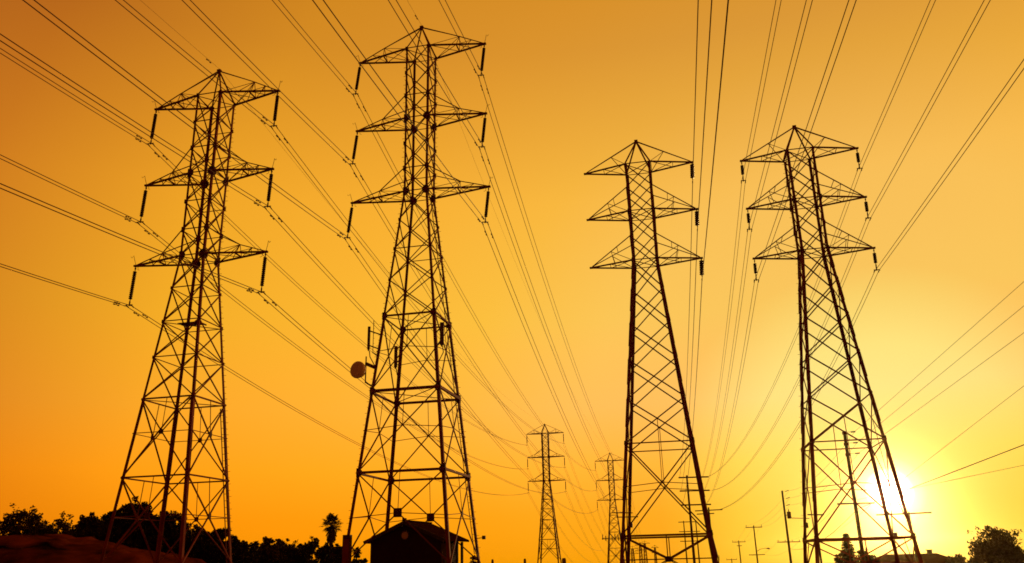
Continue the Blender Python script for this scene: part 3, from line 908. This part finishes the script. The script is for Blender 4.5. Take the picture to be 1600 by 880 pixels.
# ------------------------------------------------------------------ houses
def house(name, u0, u1, vr, Y, depth, label, ridge0, ridge1, chim=None, drop=2.6):
    a = at(u0, vr, Y); b = at(u1, vr, Y); zr = (a.z+b.z)/2
    zb = ground_z((a.x+b.x)/2, Y+depth/2) - .3
    ca = (a.x+b.x)/2; L = b.x-a.x
    root = empty(name, (ca, Y+depth/2, zb), 0, label, 'house')
    H = zr - zb; E = H - 1.5
    mb = MB(); mb.box((0,0,E/2), (L-.8, depth-.8, E)); mb.build('wall', 'stucco2', root)
    x0 = at(ridge0, vr, Y).x - ca; x1 = at(ridge1, vr, Y).x - ca
    mb = MB(); l, d = L/2, depth/2
    mb.v = [V((-l,-d,E)), V((l,-d,E)), V((l,d,E)), V((-l,d,E)), V((x0,0,H)), V((x1,0,H)), V((-l,-d,E-.15)), V((l,-d,E-.15)), V((l,d,E-.15)), V((-l,d,E-.15))]
    mb.f = [(0,1,5,4), (1,2,5), (2,3,4,5), (3,0,4), (6,7,1,0), (7,8,2,1), (8,9,3,2), (9,6,0,3), (9,8,7,6)]
    rf = mb.build('roof', 'roof', root)
    if chim:
        cx = at(chim, vr, Y).x - ca; mb = MB(); mb.box((cx, 0, H-.1), (.6,.6,1.2)); mb.box((cx,0,H+.5), (.75,.75,.12)); mb.build('chimney', 'stucco2', rf)
    for k in (-.3, .2):
        mb = MB(); mb.box((L*k, -depth/2+.38, E*.55), (1.4,.1,1.1)); wn = mb.build('window', 'trim', root)
        mb = MB(); mb.box((L*k, -depth/2+.32, E*.55), (1.2,.06,.9)); mb.build('pane', 'glass', wn)
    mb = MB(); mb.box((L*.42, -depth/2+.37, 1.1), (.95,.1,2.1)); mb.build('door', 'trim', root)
house('bungalow', 1364, 1510, 865, 130, 9, 'low bungalow with hipped roof and chimney behind the foot of the rightmost pylon', 1402, 1486, 1475)
house('shed', 500, 538, 853.5, 92, 4, 'low shed left of the front left foot of the tallest pylon', 508, 532)

# ------------------------------------------------------------------ vegetation
def leaves(mb, pts, rng, size, flat=.0):
    for p in pts:
        s = size*rng.uniform(.6, 1.35)
        a = V((rng.gauss(0,1), rng.gauss(0,1), rng.gauss(0,1))).normalized(); b = a.orthogonal().normalized()
        b = Matrix.Rotation(rng.uniform(0, 6.28), 3, a) @ b
        c = a.cross(b)
        i = len(mb.v)
        mb.v += [p-b*s, p+c*s*.5-a*s*.1, p+b*s, p-c*s*.5+a*s*.1]; mb.f.append((i,i+1,i+2,i+3))
def clump_pts(c, r, n, rng, sq=.8):
    o = []
    for _ in range(n):
        d = V((rng.gauss(0,1), rng.gauss(0,1), rng.gauss(0,1))).normalized()*r*rng.random()**.45
        d.z *= sq; o.append(V(c)+d)
    return o
def tree(name, u, vtop, Y, rx, label, group, crown_low=.25, nclump=26, nleaf=110, size=.22, leafm='leaf', seed=1, cat='tree', airy=.35):
    rng = random.Random(seed)
    t = at(u, vtop, Y); zb = ground_z(t.x, Y); H = t.z - zb
    root = empty(name, (t.x, Y, zb), rng.uniform(0, 6), label, cat, group)
    ch = H*(1-crown_low)
    tk = MB(); th = H*max(.3, crown_low+.2)
    tk.tube([(0,0,-.3),(.1*rx*.3,0,th*.5),(0,.1*rx*.3,th)], [.045*H, .034*H, .024*H], 8)
    cr = MB(); cz = H*crown_low + ch*.5
    for k in range(nclump):
        while True:
            d = V((rng.uniform(-1,1), rng.uniform(-1,1), rng.uniform(-1,1)))
            if .12 < d.length < 1: break
        d = d*(1/(d.length**.35))
        wz = 1.0 if d.z < .1 else 1-.35*d.z
        r = rx*rng.uniform(.2, .42)
        c = V((d.x*(rx-r*.75)*wz, d.y*(rx-r*.75)*wz, cz + d.z*(ch*.5-r*.55)))
        tk.tube([(0,0,th*rng.uniform(.6,1)), (c.x*.5, c.y*.5, (th+c.z)*.5), tuple(c)], [.016*H, .01*H, .004*H], 5)
        leaves(cr, clump_pts(c, r, int(nleaf*rng.uniform(.6,1.3)), rng, .75), rng, size)
        for q in range(3):
            dd = V((rng.gauss(0,1), rng.gauss(0,1), rng.gauss(.3,1))).normalized()
            c2 = c + dd*r*rng.uniform(.8, 1.3); leaves(cr, clump_pts(c2, r*airy, int(nleaf*.16), rng), rng, size*.9)
    tk.build('trunk', 'bark', root); cr.build('crown', leafm, root)
    return root
TG = 'trees behind the dirt mound'
tree('tree', -6, 830, 98, 2.4, 'low tree cut by the left edge of the photo above the mound', TG, .2, 22, 90, .19, 'leaf', 3)
tree('tree', 38, 794, 98, 3.2, 'round airy tree nearest the left edge, behind the dirt mound', TG, .34, 36, 85, .18, 'leaf_dry', 4)
tree('tree', 106, 804, 100, 2.5, 'small airy tree right of the round tree behind the mound', TG, .25, 26, 80, .17, 'leaf_dry', 5)
tree('tree', 76, 822, 102, 2.0, 'low tree in the gap between the two airy trees', TG, .05, 26, 110, .19, 'leaf', 55)
tree('tree', 126, 815, 101, 2.3, 'low dense tree left of the dark tree mass', TG, .04, 32, 130, .21, 'leaf', 56)
tree('tree', 290, 816, 100, 2.4, 'dense tree filling the middle between the two near legs', TG, .03, 34, 150, .22, 'leaf', 57)
tree('tree', 326, 824, 99, 2.3, 'dense low tree between two others at the right legs', TG, .03, 34, 150, .22, 'leaf', 58)
tree('tree', 146, 804, 96, 2.7, 'dense dark tree left of the left leg of the leftmost pylon', TG, .03, 46, 170, .25, 'leaf', 6)
tree('tree', 180, 796, 101, 2.9, 'dense dark tree behind the left leg of the leftmost pylon', TG, .03, 50, 170, .25, 'leaf', 7)
tree('tree', 216, 781, 98, 2.9, 'tallest dense tree of the mass, in the middle of the leftmost pylon', TG, .03, 54, 170, .25, 'leaf', 8)
tree('tree', 252, 794, 99, 3.0, 'dense broad tree left of the near leg of the leftmost pylon', TG, .03, 50, 170, .25, 'leaf', 9)
tree('tree', 276, 796, 104, 2.0, 'thin feathery tree directly behind the near leg of the leftmost pylon', TG, .2, 20, 90, .17, 'leaf_dry', 19)
tree('tree', 306, 818, 94, 2.6, 'dense lower tree between the right legs of the leftmost pylon', TG, .03, 40, 150, .22, 'leaf', 10)
tree('tree', 345, 823, 95, 2.5, 'dense low tree behind the right leg of the leftmost pylon', TG, .03, 38, 150, .22, 'leaf', 11)
SG = 'scrub between the two left pylons'
tree('shrub', 366, 838, 97, 2.2, 'dark shrub at the right foot of the leftmost pylon', SG, .03, 26, 130, .2, 'leaf', 51, 'shrub')
tree('shrub', 404, 845, 99, 2.0, 'shrub left of the tallest shrub', SG, .03, 24, 120, .19, 'leaf', 52, 'shrub')
tree('shrub', 440, 846, 101, 2.0, 'shrub right behind the tallest shrub', SG, .03, 24, 120, .19, 'leaf', 53, 'shrub')
tree('shrub', 472, 848, 100, 2.0, 'low shrub right of the twiggy shrub', SG, .03, 24, 120, .19, 'leaf', 54, 'shrub')
tree('shrub', 384, 842, 92, 2.1, 'low shrub just right of the leftmost pylon', SG, .05, 20, 110, .19, 'leaf', 12, 'shrub')
tree('shrub', 424, 833, 96, 2.3, 'tallest shrub between the two left pylons', SG, .05, 24, 110, .18, 'leaf_dry', 13, 'shrub')
tree('shrub', 456, 839, 98, 2.2, 'twiggy shrub between the tallest shrub and the palm', SG, .05, 22, 90, .16, 'leaf_dry', 14, 'shrub')
tree('shrub', 488, 842, 97, 1.9, 'shrub left of the low shed and the palm', SG, .05, 20, 90, .17, 'leaf', 15, 'shrub')
tree('shrub', 530, 849, 88, 1.5, 'dark shrub in front of the low shed left of the cabinet', SG, .05, 22, 110, .17, 'leaf', 61, 'shrub')
tree('shrub', 508, 851, 90, 1.5, 'dark shrub at the left end of the low shed under the palm', SG, .05, 22, 110, .17, 'leaf', 62, 'shrub')
tree('shrub', 560, 848, 70, .9, 'small shrub between the cabinet and the hut', SG, .05, 14, 80, .12, 'leaf', 16, 'shrub')
tree('shrub', 742, 868, 70, .75, 'small spiky shrub under the right side of the tallest pylon', SG, .05, 14, 60, .12, 'leaf_dry', 17, 'shrub')
RG = 'trees at the right'
tree('tree', 1550, 822, 120, 3.5, 'round crowned tree at the right edge beyond the bungalow', RG, .3, 46, 85, .2, 'leaf', 21, 'tree', .4)
tree('shrub', 1350, 858, 112, 1.7, 'rounded shrub between the small conifer and the bungalow', RG, .05, 18, 90, .18, 'leaf', 22, 'shrub')
tree('shrub', 1316, 863, 109, 1.5, 'low shrub at the foot of the small conifer', RG, .05, 16, 90, .18, 'leaf', 23, 'shrub')
for k, (u, v) in enumerate(((1496, 867), (1530, 863), (1568, 861), (1602, 858))):
    tree('hedge_shrub', u, v, 116, 2.2, ['dark hedge shrub right of the bungalow', 'dark hedge shrub left of the round tree trunk', 'dark hedge shrub right of the round tree trunk', 'dark hedge shrub at the right edge'][k], 'hedge under the round tree', .05, 20, 100, .2, 'leaf', 30+k, 'shrub')

def conifer(u, v, Y, rx, label, seed):
    rng = random.Random(seed); t = at(u, v, Y); zb = ground_z(t.x, Y); H = t.z-zb
    root = empty('conifer', (t.x, Y, zb), 0, label, 'tree', 'trees at the right')
    tk = MB(); tk.tube([(0,0,-.3),(0,0,H*.96)], [.16,.03], 8); cr = MB()
    z = H*.12
    while z < H:
        k = 1-(z/H); r = rx*(k**.8)*rng.uniform(.75,1.1)+.1
        for a in range(8):
            an = a*.785+rng.uniform(-.4,.4); rr = r*rng.uniform(.7,1.1)
            e = V((math.cos(an)*rr, math.sin(an)*rr, z-rr*.15))
            tk.tube([(0,0,z), tuple(e)], [.03,.012], 4)
            for q in range(4):
                leaves(cr, clump_pts(e*(.35+.2*q)+V((0,0,z*(.65-.2*q))), .2+.08*rr, 12, rng, .5), rng, .13)
        z += H*.052
    tk.build('trunk', 'bark', root); cr.build('crown', 'leaf_con', root)
conifer(1321, 832, 110, 1.45, 'small conifer seen between the legs of the rightmost pylon', 41)

def palm(u, v, Y, label):
    rng = random.Random(5); t = at(u, v, Y); zb = ground_z(t.x, Y); H = t.z-zb; cz = H-1.05
    root = empty('palm_tree', (t.x, Y, zb), 0, label, 'palm')
    mb = MB(); mb.tube([(0,0,-.3),(.05,0,H*.4),(0,0,cz)], [.26,.2,.2], 10); mb.build('trunk', 'bark', root)
    mb = MB()
    for k in range(130):                   # dead skirt
        an = rng.uniform(0,6.28); z = rng.uniform(cz-1.7, cz-.1); r = .3+.3*(z-cz+1.7)/1.7
        p = V((math.cos(an)*r*.6, math.sin(an)*r*.6, z)); q = V((math.cos(an)*r*1.3, math.sin(an)*r*1.3, z-rng.uniform(.4,.8)))
        mb.bar(p, q, .1, .02)
    mb.build('dead_skirt', 'thatch', root)
    for k in range(46):
        an = rng.uniform(0, 6.28); el = rng.uniform(-.45, 1.45); L = rng.uniform(.6,1.1)
        d = V((math.cos(an)*math.cos(el), math.sin(an)*math.cos(el), math.sin(el)))
        mb = MB(); o = V((0,0,cz)); e = o + d*L + V((0,0,-.05))
        mb.tube([o, o+d*L*.5, e], .02, 4)
        side = d.cross(V((0,0,1))).normalized(); upv = side.cross(d).normalized()
        for j in range(11):                # fan blade of pointed leaflets
            a2 = rad(-100 + 20*j); dd = (d*math.cos(a2) + side*math.sin(a2)).normalized()
            R = rng.uniform(.55,.8)
            m1 = e + dd*R*.55; tp_ = e + dd*R - V((0,0,.22*R))
            w_ = dd.cross(upv).normalized()*.06
            i = len(mb.v); mb.v += [e, m1+w_, tp_, m1-w_]; mb.f.append((i,i+1,i+2,i+3))
        mb.build('frond', 'palm', root)
palm(519, 807, 105, 'lone fan palm between the two left pylons')
